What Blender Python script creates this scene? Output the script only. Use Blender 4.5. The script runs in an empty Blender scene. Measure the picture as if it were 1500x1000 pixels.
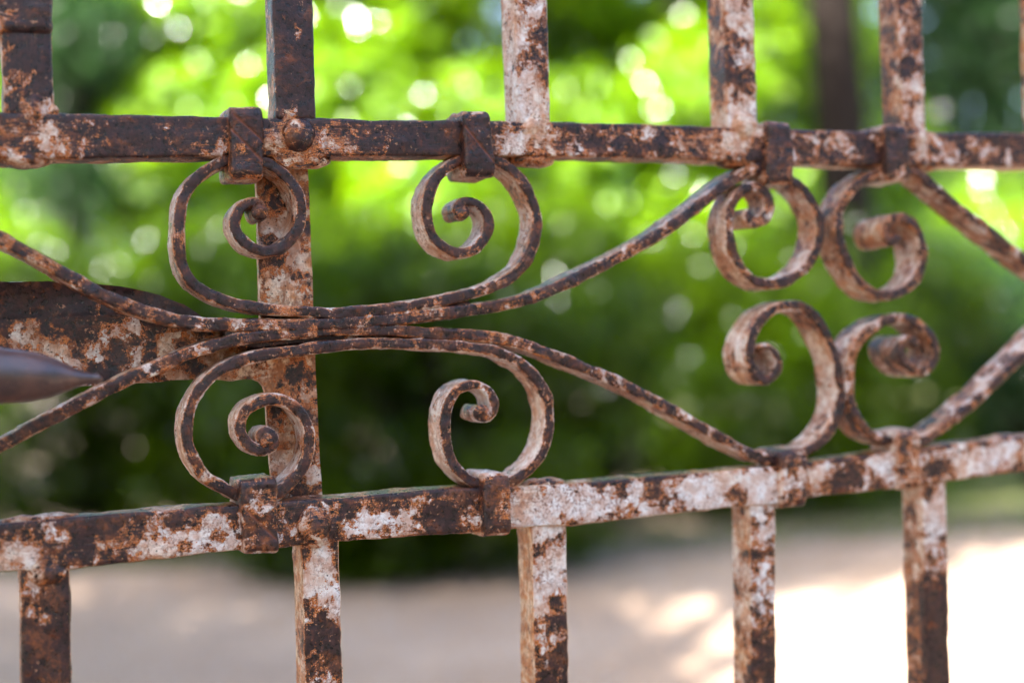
import bpy, math, random
import numpy as np
from mathutils import Vector, Matrix, noise

random.seed(7)
rng = np.random.default_rng(11)
SC = bpy.context.scene
COL = SC.collection

# ------------------------------------------------------------------ camera
FPX = 1500 * 50.0 / 36.0                      # focal length in photograph pixels
CAM = Vector((0.0, 0.0, 1.15))
PITCH, ROLL = math.radians(0.19), math.radians(2.4)
F_ = Vector((0, math.cos(PITCH), -math.sin(PITCH)))
R0 = Vector((1, 0, 0))
U0 = R0.cross(F_)
R_ = R0 * math.cos(ROLL) - U0 * math.sin(ROLL)
U_ = U0 * math.cos(ROLL) + R0 * math.sin(ROLL)
cd = bpy.data.cameras.new("camera")
cd.lens, cd.sensor_width = 50.0, 36.0
cd.clip_start, cd.clip_end = 0.02, 2000
cd.dof.use_dof = True
cd.dof.focus_distance = 0.700
cd.dof.aperture_fstop = 3.2
cam = bpy.data.objects.new("camera", cd)
M = Matrix((R_, U_, -F_)).transposed().to_4x4()
M.translation = CAM
cam.matrix_world = M
COL.objects.link(cam)
SC.camera = cam

# ------------------------------------------------------------------ light
SUN_DIR = Vector((-0.40, -0.58, 0.71)).normalized()       # towards the sun
W = bpy.data.worlds.new("World")
SC.world = W
W.use_nodes = True
nt = W.node_tree
bg = nt.nodes["Background"]
sky = nt.nodes.new("ShaderNodeTexSky")
sky.sky_type = 'NISHITA'
sky.sun_disc = False
sky.sun_elevation = math.asin(SUN_DIR.z)
sky.sun_rotation = math.atan2(SUN_DIR.x, SUN_DIR.y)
sky.air_density = 0.9
sky.dust_density = 2.6
nt.links.new(sky.outputs[0], bg.inputs[0])
bg.inputs[1].default_value = 0.115
sd = bpy.data.lights.new("sun", 'SUN')
sd.energy, sd.angle, sd.color = 5.0, math.radians(0.53), (1.0, 0.95, 0.87)
sun = bpy.data.objects.new("sun", sd)
sun.rotation_euler = SUN_DIR.to_track_quat('Z', 'Y').to_euler()
sun.location = SUN_DIR * 30
COL.objects.link(sun)
SC.view_settings.view_transform = 'Standard'
SC.view_settings.look = 'None'
SC.view_settings.gamma = 1
SC.view_settings.exposure = 2.95
SC.view_settings.use_curve_mapping = False
cy = SC.cycles
cy.use_denoising = True
cy.max_bounces = 8
cy.diffuse_bounces = 4
cy.glossy_bounces = 3
cy.transmission_bounces = 4
cy.sample_clamp_indirect = 6
cy.caustics_reflective = False
cy.caustics_refractive = False

# ------------------------------------------------------------------ node helpers
def new_mat(name):
    m = bpy.data.materials.new(name)
    m.use_nodes = True
    t = m.node_tree
    for n in list(t.nodes):
        t.nodes.remove(n)
    out = t.nodes.new("ShaderNodeOutputMaterial")
    return m, t, out

class NB:
    """small node-building helper"""
    def __init__(s, t): s.t = t
    def node(s, typ, **kw):
        n = s.t.nodes.new(typ)
        for k, v in kw.items(): setattr(n, k, v)
        return n
    def put(s, sock, v):
        if isinstance(v, bpy.types.NodeSocket): s.t.links.new(v, sock)
        elif isinstance(v, tuple) and len(v) == 3 and sock.type == 'RGBA': sock.default_value = (*v, 1)
        else: sock.default_value = v
    def math(s, op, a, b=0.0, clamp=False):
        n = s.node("ShaderNodeMath", operation=op, use_clamp=clamp)
        s.put(n.inputs[0], a); s.put(n.inputs[1], b)
        return n.outputs[0]
    def mix(s, f, a, b):
        n = s.node("ShaderNodeMix", data_type='RGBA')
        s.put(n.inputs[0], f); s.put(n.inputs[6], a); s.put(n.inputs[7], b)
        return n.outputs[2]
    def fmix(s, f, a, b):
        n = s.node("ShaderNodeMix", data_type='FLOAT')
        s.put(n.inputs[0], f); s.put(n.inputs[2], a); s.put(n.inputs[3], b)
        return n.outputs[0]
    def noise(s, vec, scale, detail=4, rough=0.55, dist=0.0, w=None):
        n = s.node("ShaderNodeTexNoise")
        if w is not None:
            n.noise_dimensions = '4D'; n.inputs['W'].default_value = w
        s.put(n.inputs['Vector'], vec)
        n.inputs['Scale'].default_value = scale
        n.inputs['Detail'].default_value = detail
        n.inputs['Roughness'].default_value = rough
        n.inputs['Distortion'].default_value = dist
        return n.outputs['Fac']
    def step(s, v, lo, hi):
        n = s.node("ShaderNodeMapRange", interpolation_type='SMOOTHSTEP')
        s.put(n.inputs[0], v)
        n.inputs[1].default_value = lo; n.inputs[2].default_value = hi
        n.inputs[3].default_value = 0; n.inputs[4].default_value = 1
        return n.outputs[0]
    def attr(s, name):
        n = s.node("ShaderNodeAttribute"); n.attribute_name = name
        return n.outputs['Fac']

# ------------------------------------------------------------------ iron material
def iron():
    m, t, out = new_mat("rusty_painted_iron")
    b = NB(t)
    co = b.node("ShaderNodeTexCoord").outputs['Object']
    paint = b.attr('paint'); warm = b.attr('warm'); groove = b.attr('groove')
    big = b.noise(co, 75, 7, 0.66, 0.4)
    mid = b.noise(co, 330, 6, 0.62, 0.3, w=2.0)
    fine = b.noise(co, 1500, 4, 0.6, 0.0, w=5.0)
    gs = b.attr('gs'); gd = b.attr('gd')
    cb = b.node("ShaderNodeCombineXYZ")
    b.put(cb.inputs[0], b.math('MULTIPLY', gs, 70.0)); b.put(cb.inputs[1], b.math('MULTIPLY', gd, 1100.0)); b.put(cb.inputs[2], b.math('MULTIPLY', gs, 9.0))
    grain = b.noise(cb.outputs[0], 1.0, 5, 0.62, 0.5)
    def amp(x, k): return b.math('MULTIPLY', b.math('SUBTRACT', x, 0.5), k)
    v = b.math('ADD', amp(big, 1.45), amp(mid, 0.52))
    v = b.math('ADD', v, amp(fine, 0.32))
    v = b.math('ADD', v, b.math('MULTIPLY', amp(grain, 0.55), b.math('ADD', 0.35, warm)))
    v = b.math('ADD', v, b.math('ADD', amp(paint, 0.46), 0.5))
    p_mask = b.step(v, 0.525, 0.560)
    halo = b.step(b.math('ADD', v, b.math('MULTIPLY', warm, 0.045)), 0.440, 0.520)
    # dark rust
    dk = b.mix(b.step(mid, 0.38, 0.66), (0.0080, 0.0030, 0.0050), (0.044, 0.0150, 0.0165))
    red = b.noise(co, 120, 6, 0.7, 0.6, w=9.0)
    dk = b.mix(b.math('MULTIPLY', b.step(red, 0.53, 0.68), 0.75), dk, (0.190, 0.048, 0.014))
    dk = b.mix(b.math('MULTIPLY', b.step(grain, 0.52, 0.68), b.math('MULTIPLY', warm, 0.6)), dk, (0.26, 0.12, 0.06))
    sp = b.noise(co, 900, 3, 0.5, 0, w=12.0)
    dk = b.mix(b.math('MULTIPLY', b.step(sp, 0.60, 0.72), 0.28), dk, (0.16, 0.08, 0.06))
    # orange halo rust
    og = b.mix(b.step(fine, 0.38, 0.62), (0.46, 0.105, 0.018), (0.74, 0.27, 0.075))
    og = b.mix(b.math('MULTIPLY', b.step(mid, 0.48, 0.62), 0.6), og, (0.115, 0.036, 0.020))
    col = b.mix(b.math('MULTIPLY', halo, b.step(b.noise(co, 200, 5, 0.6, 0.3, w=3.3), 0.34, 0.54)), dk, og)
    # paint
    pn = b.noise(co, 160, 5, 0.6, 0.2, w=7.0)
    pc = b.mix(b.step(pn, 0.40, 0.60), (0.80, 0.775, 0.785), (0.62, 0.465, 0.41))
    wc = b.mix(b.step(pn, 0.38, 0.62), (0.84, 0.66, 0.48), (0.60, 0.235, 0.070))
    pc = b.mix(warm, pc, wc)
    st = b.noise(co, 620, 5, 0.62, 0.2, w=21.0)
    pc = b.mix(b.math('MULTIPLY', b.math('MULTIPLY', b.step(st, 0.47, 0.60), b.step(b.noise(co, 55, 3, 0.5, 0, w=60.0), 0.42, 0.62)), 0.80), pc, (0.22, 0.082, 0.045))
    pc = b.mix(b.math('MULTIPLY', b.step(grain, 0.505, 0.61), b.math('MULTIPLY', warm, 0.9)), pc, (0.30, 0.105, 0.035))
    # dark pits in the paint
    vo = b.node("ShaderNodeTexVoronoi", feature='F1')
    vo.inputs['Scale'].default_value = 420
    b.put(vo.inputs['Vector'], co)
    pit = b.math('MULTIPLY', b.math('SUBTRACT', 1.0, b.step(vo.outputs['Distance'], 0.10, 0.26)),
                 b.step(b.noise(co, 210, 3, 0.5, 0, w=31.0), 0.48, 0.56))
    pc = b.mix(b.math('MULTIPLY', pit, 0.85), pc, (0.05, 0.028, 0.026))
    # hairline cracks
    vc = b.node("ShaderNodeTexVoronoi", feature='DISTANCE_TO_EDGE')
    vc.inputs['Scale'].default_value = 170
    vm = b.node("ShaderNodeVectorMath", operation='ADD')
    nz = b.node("ShaderNodeTexNoise"); nz.inputs['Scale'].default_value = 400
    b.put(nz.inputs['Vector'], co)
    sc_ = b.node("ShaderNodeVectorMath", operation='SCALE'); sc_.inputs['Scale'].default_value = 0.006
    t.links.new(nz.outputs['Color'], sc_.inputs[0])
    b.put(vm.inputs[0], co); t.links.new(sc_.outputs[0], vm.inputs[1])
    t.links.new(vm.outputs[0], vc.inputs['Vector'])
    crack = b.math('SUBTRACT', 1.0, b.step(vc.outputs['Distance'], 0.008, 0.035))
    pc = b.mix(b.math('MULTIPLY', crack, 0.45), pc, (0.20, 0.12, 0.10))
    col = b.mix(p_mask, col, pc)
    # small chips of pale paint left in the dark zones
    chip = b.math('MULTIPLY', b.step(b.noise(co, 520, 5, 0.6, 0.2, w=40.0), 0.60, 0.63),
                  b.step(b.math('ADD', b.noise(co, 90, 3, 0.5, 0, w=44.0), b.math('MULTIPLY', paint, 0.25)), 0.53, 0.62))
    col = b.mix(b.math('MULTIPLY', chip, 0.8), col, (0.52, 0.27, 0.16))
    wash = b.math('MULTIPLY', b.step(b.noise(co, 62, 6, 0.68, 0.5, w=70.0), 0.52, 0.66), b.math('ADD', 0.12, b.math('MULTIPLY', b.step(b.noise(co, 420, 5, 0.65, 0.3, w=77.0), 0.42, 0.60), 0.38)))
    col = b.mix(wash, col, (0.34, 0.105, 0.030))
    col = b.mix(groove, col, (0.25, 0.07, 0.03))
    pr = b.node("ShaderNodeBsdfPrincipled")
    b.put(pr.inputs['Base Color'], col)
    rgh = b.fmix(p_mask, b.fmix(b.step(mid, 0.4, 0.65), 0.27, 0.52), 0.58)
    b.put(pr.inputs['Roughness'], rgh)
    pr.inputs['Specular IOR Level'].default_value = 0.45
    h = b.math('ADD', b.math('MULTIPLY', mid, 0.55), b.math('MULTIPLY', fine, 0.20))
    h = b.math('ADD', h, b.math('MULTIPLY', p_mask, 0.60))
    h = b.math('ADD', h, b.math('MULTIPLY', b.math('MULTIPLY', grain, warm), 0.6))
    h = b.math('SUBTRACT', h, b.math('MULTIPLY', b.math('MULTIPLY', pit, p_mask), 0.3))
    h = b.math('SUBTRACT', h, b.math('MULTIPLY', b.math('MULTIPLY', crack, p_mask), 0.15))
    bp = b.node("ShaderNodeBump")
    bp.inputs['Strength'].default_value = 0.8
    bp.inputs['Distance'].default_value = 0.0013
    b.put(bp.inputs['Height'], h)
    t.links.new(bp.outputs[0], pr.inputs['Normal'])
    t.links.new(pr.outputs[0], out.inputs[0])
    return m
IRON = iron()

def smooth_iron():
    m, t, out = new_mat("smooth_brown_iron")
    b = NB(t)
    co = b.node("ShaderNodeTexCoord").outputs['Object']
    n1 = b.noise(co, 60, 6, 0.6, 0.3)
    n2 = b.noise(co, 500, 4, 0.6)
    col = b.mix(b.step(n1, 0.35, 0.68), (0.040, 0.018, 0.020), (0.120, 0.050, 0.036))
    col = b.mix(b.math('MULTIPLY', b.step(n2, 0.55, 0.7), 0.4), col, (0.17, 0.09, 0.06))
    pr = b.node("ShaderNodeBsdfPrincipled")
    b.put(pr.inputs['Base Color'], col)
    b.put(pr.inputs['Roughness'], b.fmix(n1, 0.22, 0.42))
    pr.inputs['Specular IOR Level'].default_value = 0.9
    bp = b.node("ShaderNodeBump"); bp.inputs['Strength'].default_value = 0.3; bp.inputs['Distance'].default_value = 0.0006
    b.put(bp.inputs['Height'], n2); t.links.new(bp.outputs[0], pr.inputs['Normal'])
    t.links.new(pr.outputs[0], out.inputs[0])
    return m
BROWN = smooth_iron()

# ------------------------------------------------------------------ the gate's own frame
A_ = math.atan(FPX / 5200.0)
DU = Vector((math.cos(A_), math.sin(A_), 0))       # along the gate
DN = Vector((-math.sin(A_), math.cos(A_), 0))      # away from the camera
def ray(px, py):
    return (F_ * FPX + R_ * (px - 750) + U_ * (500 - py)).normalized()
_r = ray(470, 505)
P0 = CAM + _r * (0.70 / _r.y)
ORIGIN = Vector((P0.x, P0.y, 0.0))
def G(px, py, d=0.0):
    """photograph pixel -> (x, z) on the gate's front plane shifted back by d metres"""
    r = ray(px, py)
    k = ((ORIGIN + DN * d - CAM).dot(DN)) / r.dot(DN)
    p = CAM + r * k - ORIGIN
    return (p.dot(DU), p.z)

gate = bpy.data.objects.new("iron_gate", None)
gate.empty_display_size = 0.2
gate.location = ORIGIN
gate.rotation_euler = (0, 0, A_)
gate['label'] = "old wrought iron gate with rusty scrolls and flaking white paint between two rails"
gate['category'] = "gate"
COL.objects.link(gate)

# paint amount blobs: (px, py, radius in mm, amount)
BLOBS = [(60,195,24,.16),(20,170,10,.12),(120,215,12,.1),(200,200,40,-.3),(290,215,16,-.1),(640,205,34,-.3),(530,205,20,-.05),(410,205,14,.25),(420,225,10,.2),
    (475,190,12,.15),(760,200,18,.55),(800,190,12,.3),(900,205,30,-.12),(860,190,10,.2),(950,200,8,.2),(1075,205,18,.6),(1100,190,12,.4),(1000,215,14,.05),(1215,205,10,.4),
    (1355,205,14,.35),(1440,215,30,.05),(40,800,26,.22),(110,785,14,-.35),(20,770,14,-.25),(170,775,20,.0),(150,765,18,-.25),(230,800,22,.35),(310,790,16,.40),(320,765,8,.2),(322,785,5,-.5),
    (170,757,26,-.35),(290,748,18,-.35),(250,765,6,-.3),(460,750,18,-.2),(440,775,5,.3),(540,775,20,.12),(600,755,20,.22),(560,735,20,-.25),(662,745,11,-.4),(645,772,12,-.45),(690,770,8,-.3),(780,735,24,.7),(800,725,5,-.4),(850,740,20,.5),(835,712,7,-.4),
    (940,735,22,.3),(905,705,14,-.3),(960,710,14,-.2),(985,735,7,-.4),(1030,720,20,.4),(1068,730,9,-.45),(1060,700,16,.4),(1110,705,16,.6),(1210,690,12,.35),(1256,688,9,-.55),(1232,705,9,-.4),(1210,708,8,-.4),(1290,680,12,.6),(1330,670,12,.35),(1285,708,7,-.4),
    (1375,685,9,-.6),(1420,675,18,.5),(1470,660,14,.4),(1500,680,14,-.1),(1465,692,10,-.3),
    (770,40,20,.45),(768,100,16,.25),(790,70,13,-.5),(795,110,10,-.35),(775,150,12,.4),(1090,30,14,.45),(1100,80,12,.2),(1085,110,14,-.45),(1075,60,9,-.4),(1100,165,14,.5),(1105,205,5,-.5),(1100,228,6,-.5),
    (1338,60,16,.1),(1325,100,10,-.3),(1345,130,14,.2),(1340,20,10,-.2),(430,50,34,-.35),(435,120,22,-.3),(430,163,6,.2),(50,120,16,.12),(20,110,14,-.3),(70,80,14,-.25),(40,20,24,-.25),(68,150,5,.4),
    (65,870,12,.12),(70,915,8,.2),(60,980,30,-.5),(95,880,14,-.35),(40,930,12,-.3),(470,840,14,.35),(478,880,14,.3),(460,860,5,-.4),(470,960,24,-.45),(485,930,10,-.3),
    (800,830,16,.35),(812,870,14,.3),(790,806,5,-.6),(816,882,5,-.6),(820,910,6,-.4),(815,970,20,-.35),(1120,770,12,.05),(1120,860,14,.2),(1112,810,8,-.3),(1125,970,22,-.6),(1125,905,12,.15),(1372,755,13,.75),(1370,790,7,.3),(1374,900,32,-.8),(1376,960,34,-.8)]
BL = [(*G(x, y), r * 0.001, a) for x, y, r, a in BLOBS]
_bx = np.array([b_[0] for b_ in BL]); _bz = np.array([b_[1] for b_ in BL]); _br = np.array([b_[2] for b_ in BL]); _ba = np.array([b_[3] for b_ in BL])

def finish(name, verts, faces, attrs, mat, parent, disp=0.0004, freq=180, smooth=True, seed=0.0, blobs=1.0, disp2=0.00018):
    me = bpy.data.meshes.new(name)
    me.from_pydata([tuple(v) for v in verts], [], faces)
    me.update()
    n = len(me.vertices)
    if disp > 0:
        nr = np.empty(n * 3); me.vertices.foreach_get('normal', nr); nr = nr.reshape(-1, 3)
        co = np.empty(n * 3); me.vertices.foreach_get('co', co); co = co.reshape(-1, 3)
        off = np.array([disp * noise.noise(Vector(c) * freq + Vector((seed, 0, 0))) + disp * 1.3 * noise.noise(Vector(c) * freq * 0.35 + Vector((0, seed, 3)))
                        + disp2 * noise.noise(Vector(c) * 620) - 2.2 * disp * max(0.0, noise.noise(Vector(c) * 150 + Vector((3, 8, seed))) - 0.34) for c in co])
        co = co + nr * off[:, None]
        me.vertices.foreach_set('co', co.ravel())
    co = np.empty(n * 3); me.vertices.foreach_get('co', co); co = co.reshape(-1, 3)
    if 'gs' not in attrs:
        attrs = dict(attrs); attrs['gs'] = co[:, 0] + co[:, 2] * 0.3; attrs['gd'] = co[:, 1] + co[:, 2]
    for k in ('paint', 'warm', 'groove', 'gs', 'gd'):
        a = me.attributes.new(k, 'FLOAT', 'POINT')
        v = attrs.get(k, 0.0)
        v = np.array(v, dtype=float) if not np.isscalar(v) else np.full(n, float(v))
        if k == 'warm':
            v = v + 0.75 * np.array([noise.noise(Vector(c) * 42 + Vector((9, seed, 1))) for c in co])
            v = np.clip(v, 0, 1)
        if k == 'paint' and blobs:
            d2 = ((co[:, 0:1] - _bx) ** 2 + (co[:, 2:3] - _bz) ** 2) / (_br ** 2)
            front = (co[:, 1] < 0.006)
            v = v + blobs * (np.exp(-d2 * 1.6) * _ba * 0.85).sum(1) * np.where(front, 1.0, 0.4)
        a.data.foreach_set('value', v.astype(np.float32))
    me.materials.append(mat)
    if smooth:
        me.polygons.foreach_set('use_smooth', np.ones(len(me.polygons), dtype=bool))
    me.update()
    o = bpy.data.objects.new(name, me)
    COL.objects.link(o)
    o.parent = parent
    return o

def loop_faces(nr, m, caps=True):
    f = []
    for i in range(nr - 1):
        for j in range(m):
            k = (j + 1) % m
            f.append((i * m + j, i * m + k, (i + 1) * m + k, (i + 1) * m + j))
    if caps:
        f.append(tuple(reversed(range(m))))
        f.append(tuple((nr - 1) * m + j for j in range(m)))
    return f

def rrect(w0, w1, d0, d1, r, nw, nd, nb=3):
    """rounded rectangle in (w, d): list of points, counted round; and their side: 0 front, 1 sides, 2 back"""
    pts, side = [], []
    def seg(a, b_, n, s):
        for i in range(n):
            t = i / n
            pts.append((a[0] + (b_[0] - a[0]) * t, a[1] + (b_[1] - a[1]) * t)); side.append(s)
    def arc(cx, cy, a0, s0, s1):
        for i in range(nb):
            t = i / nb
            a = a0 + t * math.pi / 2
            pts.append((cx + r * math.cos(a), cy + r * math.sin(a))); side.append(s0 + (s1 - s0) * t)
    # start front (d0), going w0 -> w1
    seg((w0 + r, d0), (w1 - r, d0), nw, 0.0)
    arc(w1 - r, d0 + r, -math.pi / 2, 0.0, 1.0)
    seg((w1, d0 + r), (w1, d1 - r), nd, 1.0)
    arc(w1 - r, d1 - r, 0, 1.0, 2.0)
    seg((w1 - r, d1), (w0 + r, d1), nw, 2.0)
    arc(w0 + r, d1 - r, math.pi / 2, 2.0, 1.0)
    seg((w0, d1 - r), (w0, d0 + r), nd, 1.0)
    arc(w0 + r, d0 + r, math.pi, 1.0, 0.0)
    return pts, side

def interp(xs, ys, x):
    return float(np.interp(x, xs, ys))

# ------------------------------------------------------------------ rails
def rail(top_px, bot_px, x0, x1, paint_front, label, d0=0.0, dd=0.020):
    T = [G(*p) for p in top_px]; B = [G(*p) for p in bot_px]
    tx, tz = [p[0] for p in T], [p[1] for p in T]
    bx, bz = [p[0] for p in B], [p[1] for p in B]
    n = int((x1 - x0) / 0.0022)
    verts, at_p, at_w = [], [], []
    for i in range(n + 1):
        x = x0 + (x1 - x0) * i / n
        zt, zb = interp(tx, tz, x), interp(bx, bz, x)
        pts, sd_ = rrect(zb, zt, d0, d0 + dd, 0.0014, 9, 8, 3)
        for (w, d), s in zip(pts, sd_):
            verts.append((x, d, w))
            at_p.append(paint_front + (0.10 if s > 0.5 else 0.0) - (0.22 if (w > zt - 0.0022) else 0))
            at_w.append(0.75 if s > 0.5 else 0.12)
    o = finish('rail', verts, loop_faces(n + 1, len(pts)), {'paint': at_p, 'warm': at_w}, IRON, gate, 0.0005, 110)
    if label: o['label'] = label
    return o
XL, XR = -0.36, G(1500, 220)[0] + 0.30
rail_top = rail([(-300,160),(0,165),(160,167),(325,170),(500,174),(720,177),(833,178.5),(1000,183),(1170,190),(1300,192.5),(1500,195),(1900,204)],
     [(-300,231),(0,232),(100,233),(300,229),(500,228.5),(733,229),(850,229),(1000,233),(1200,241.5),(1500,244.5),(1900,248)], XL, XR, 0.33, "dark rusty rail with patches of paint, crossing above the scrolls")
rail_low = rail([(-300,790),(0,768),(54,762),(180,751.6),(306,742),(419,734),(500,728),(662,715),(770,711),(860,706),(1000,694),(1140,683),(1312,661),(1400,650),(1500,638),(1900,604)],
     [(-300,862),(0,838),(104,832.6),(230,818),(349,807),(500,793),(680,780),(752,774),(835,769),(1000,750),(1140,738),(1180,729),(1312,715),(1400,702.5),(1500,690),(1900,655)], XL, XR, 0.52, "rail with much flaking pale paint, running below the scrolls")
# the gate's outer rails, below and above the frame
def plain_rail(z0, z1, d0=0.0):
    n = int((XR - XL) / 0.012)
    verts = []
    for i in range(n + 1):
        x = XL + (XR - XL) * i / n
        pts, sd_ = rrect(z0, z1, d0, d0 + 0.020, 0.0014, 4, 4, 2)
        verts += [(x, d, w) for w, d in pts]
    finish('rail', verts, loop_faces(n + 1, len(pts)), {'paint': 0.42, 'warm': 0.2}, IRON, gate, 0.0005)
plain_rail(0.085, 0.109)
plain_rail(1.98, 2.004)

# ------------------------------------------------------------------ bars
def bar(fl, fr, z0, z1, paint=0.4, warm_side=0.8, side_paint=0.6, depth=0.020, name='bar', d0=0.0006, rough=0.00045):
    """fl, fr: front-left and front-right edges as two (px, py) each; runs from z0 to z1 (local heights)"""
    L = sorted([G(*p) for p in fl], key=lambda p: p[1]); R = sorted([G(*p) for p in fr], key=lambda p: p[1])
    lo, hi = sorted((z0, z1))
    va, vb = sorted((G(*fl[0])[1], G(*fl[1])[1]))
    zs = []
    z = lo
    while z < hi:
        zs.append(z)
        z += 0.0022 if va - 0.04 < z < vb + 0.04 else 0.012
    zs.append(hi)
    verts, ap, aw = [], [], []
    for z in zs:
        xl = interp([p[1] for p in L], [p[0] for p in L], z)
        xr = interp([p[1] for p in R], [p[0] for p in R], z)
        pts, sd_ = rrect(xl, xr, d0, d0 + depth, 0.0015, 7, 7, 3)
        for (w, d), s in zip(pts, sd_):
            verts.append((w, d, z))
            ap.append(paint if s < 0.5 else side_paint)
            aw.append(0.15 if s < 0.5 else warm_side)
    f = loop_faces(len(zs), len(pts))
    f = [tuple(reversed(q)) for q in f]
    return finish(name, verts, f, {'paint': ap, 'warm': aw, 'gs': [v[2] for v in verts], 'gd': [v[0] + v[1] for v in verts]}, IRON, gate, rough, 120, seed=z0 * 7 + fl[0][0])
ZT = 1.985
def zr(px, which):
    return G(px, {'tt': 185, 'lb': 760}[which])[1]
zt0 = G(430, 172)[1] - 0.004
# upper bars stand on the upper rail
bar([(2,60),(5,163)], [(76,60),(80,163)], G(40,168)[1], ZT, 0.36)
bar([(400,0),(405,165)], [(459,0),(464,165)], G(430,175)[1], ZT, 0.22, 0.6, 0.42)
bar([(754,0),(760,165)], [(803,0),(807,165)], G(780,181)[1], ZT, 0.52, 0.25, 0.72)
bar([(1063,0),(1067,180)], [(1106,0),(1111,180)], G(1090,190)[1], ZT, 0.52, 0.7, 0.5)
bar([(1316,0),(1324,190)], [(1352,0),(1358,190)], G(1340,196)[1], ZT, 0.45, 0.8, 0.44)
bar([(1527,0),(1533,190)], [(1564,0),(1570,190)], G(1540,198)[1], ZT, 0.45)
# lower bars hang under the lower rail; cream side paint also carries warm light
bar([(30,850),(33,1000)], [(104,850),(106,1000)], 0.10, G(65,830)[1], 0.28, d0=0.0020)
bar([(443,810),(449,1000)], [(499,810),(504,1000)], 0.10, G(470,790)[1], 0.50, 0.95, 0.85, d0=0.0020)
bar([(781,780),(785,1000)], [(833,780),(836,1000)], 0.10, G(805,768)[1], 0.55, 0.9, 0.9, d0=0.0020)
bar([(1101,745),(1104,1000)], [(1139,745),(1141,1000)], 0.10, G(1120,737)[1], 0.50, 0.7, 0.72, d0=0.0020)
bar([(1354,710),(1361,1000)], [(1390,710),(1396,1000)], 0.10, G(1370,704)[1], 0.55, 0.6, 0.66, d0=0.0020)
bar([(1575,690),(1580,1000)], [(1610,690),(1615,1000)], 0.10, G(1590,680)[1], 0.5, d0=0.0020)
# stiles at both ends, out of frame, the hanging one reaching the ground
def stile(x0, x1, z0, z1):
    verts = []
    zs = np.linspace(z0, z1, 120)
    for z in zs:
        pts, sd_ = rrect(x0, x1, -0.002, 0.026, 0.002, 4, 4, 2)
        verts += [(w, d, z) for w, d in pts]
    finish('stile', verts, [tuple(reversed(q)) for q in loop_faces(len(zs), len(pts))], {'paint': 0.4, 'warm': 0.3}, IRON, gate, 0.0005)
stile(XL - 0.030, XL + 0.0005, 0.0, 2.06)
stile(XR - 0.0005, XR + 0.030, 0.0, 2.06)

# turned ring round the wide bar in the upper left corner
def lathe(name, axis0, axis_dir, up, prof, mat, parent, attrs, seg=40, disp=0.0003, flat=1.0, **kw):
    """prof: list of (t, r) along axis_dir from axis0"""
    a = Vector(axis_dir).normalized(); u = Vector(up); u = (u - a * u.dot(a)).normalized(); v = a.cross(u)
    verts = []
    for tt, r in prof:
        c = Vector(axis0) + a * tt
        for j in range(seg):
            g = 2 * math.pi * j / seg
            verts.append(c + u * (r * math.cos(g)) + v * (r * flat * math.sin(g)))
    return finish(name, verts, loop_faces(len(prof), seg), attrs, mat, parent, disp, **kw)
xk0, zk0 = G(40, 50); 
def block(name, x0, x1, z0, z1, d0, d1, paint, warm, rad=0.004, disp=0.0008, parent=None):
    n = 24; verts = []; ap = []
    for i in range(n + 1):
        t = i / n; z = z0 + (z1 - z0) * t
        e = min(t, 1 - t) * (z1 - z0); ins = rad * (1 - math.sqrt(max(0, 1 - (1 - min(1, e / rad)) ** 2)))
        pts, _ = rrect(x0 + ins, x1 - ins, d0 + ins, d1 - ins, 0.003, 9, 8, 4)
        verts += [(w, d, z) for w, d in pts]
    return finish(name, verts, [tuple(reversed(q)) for q in loop_faces(n + 1, len(pts))], {'paint': paint, 'warm': warm}, IRON, parent or gate, disp, 110)
xa, za = G(-4, 49); xb, zb_ = G(77, 49)
block('knuckle', G(-22, 30)[0], xb + 0.0006, za, za + 0.030, -0.0016, 0.023, 0.36, 0.5)

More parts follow.
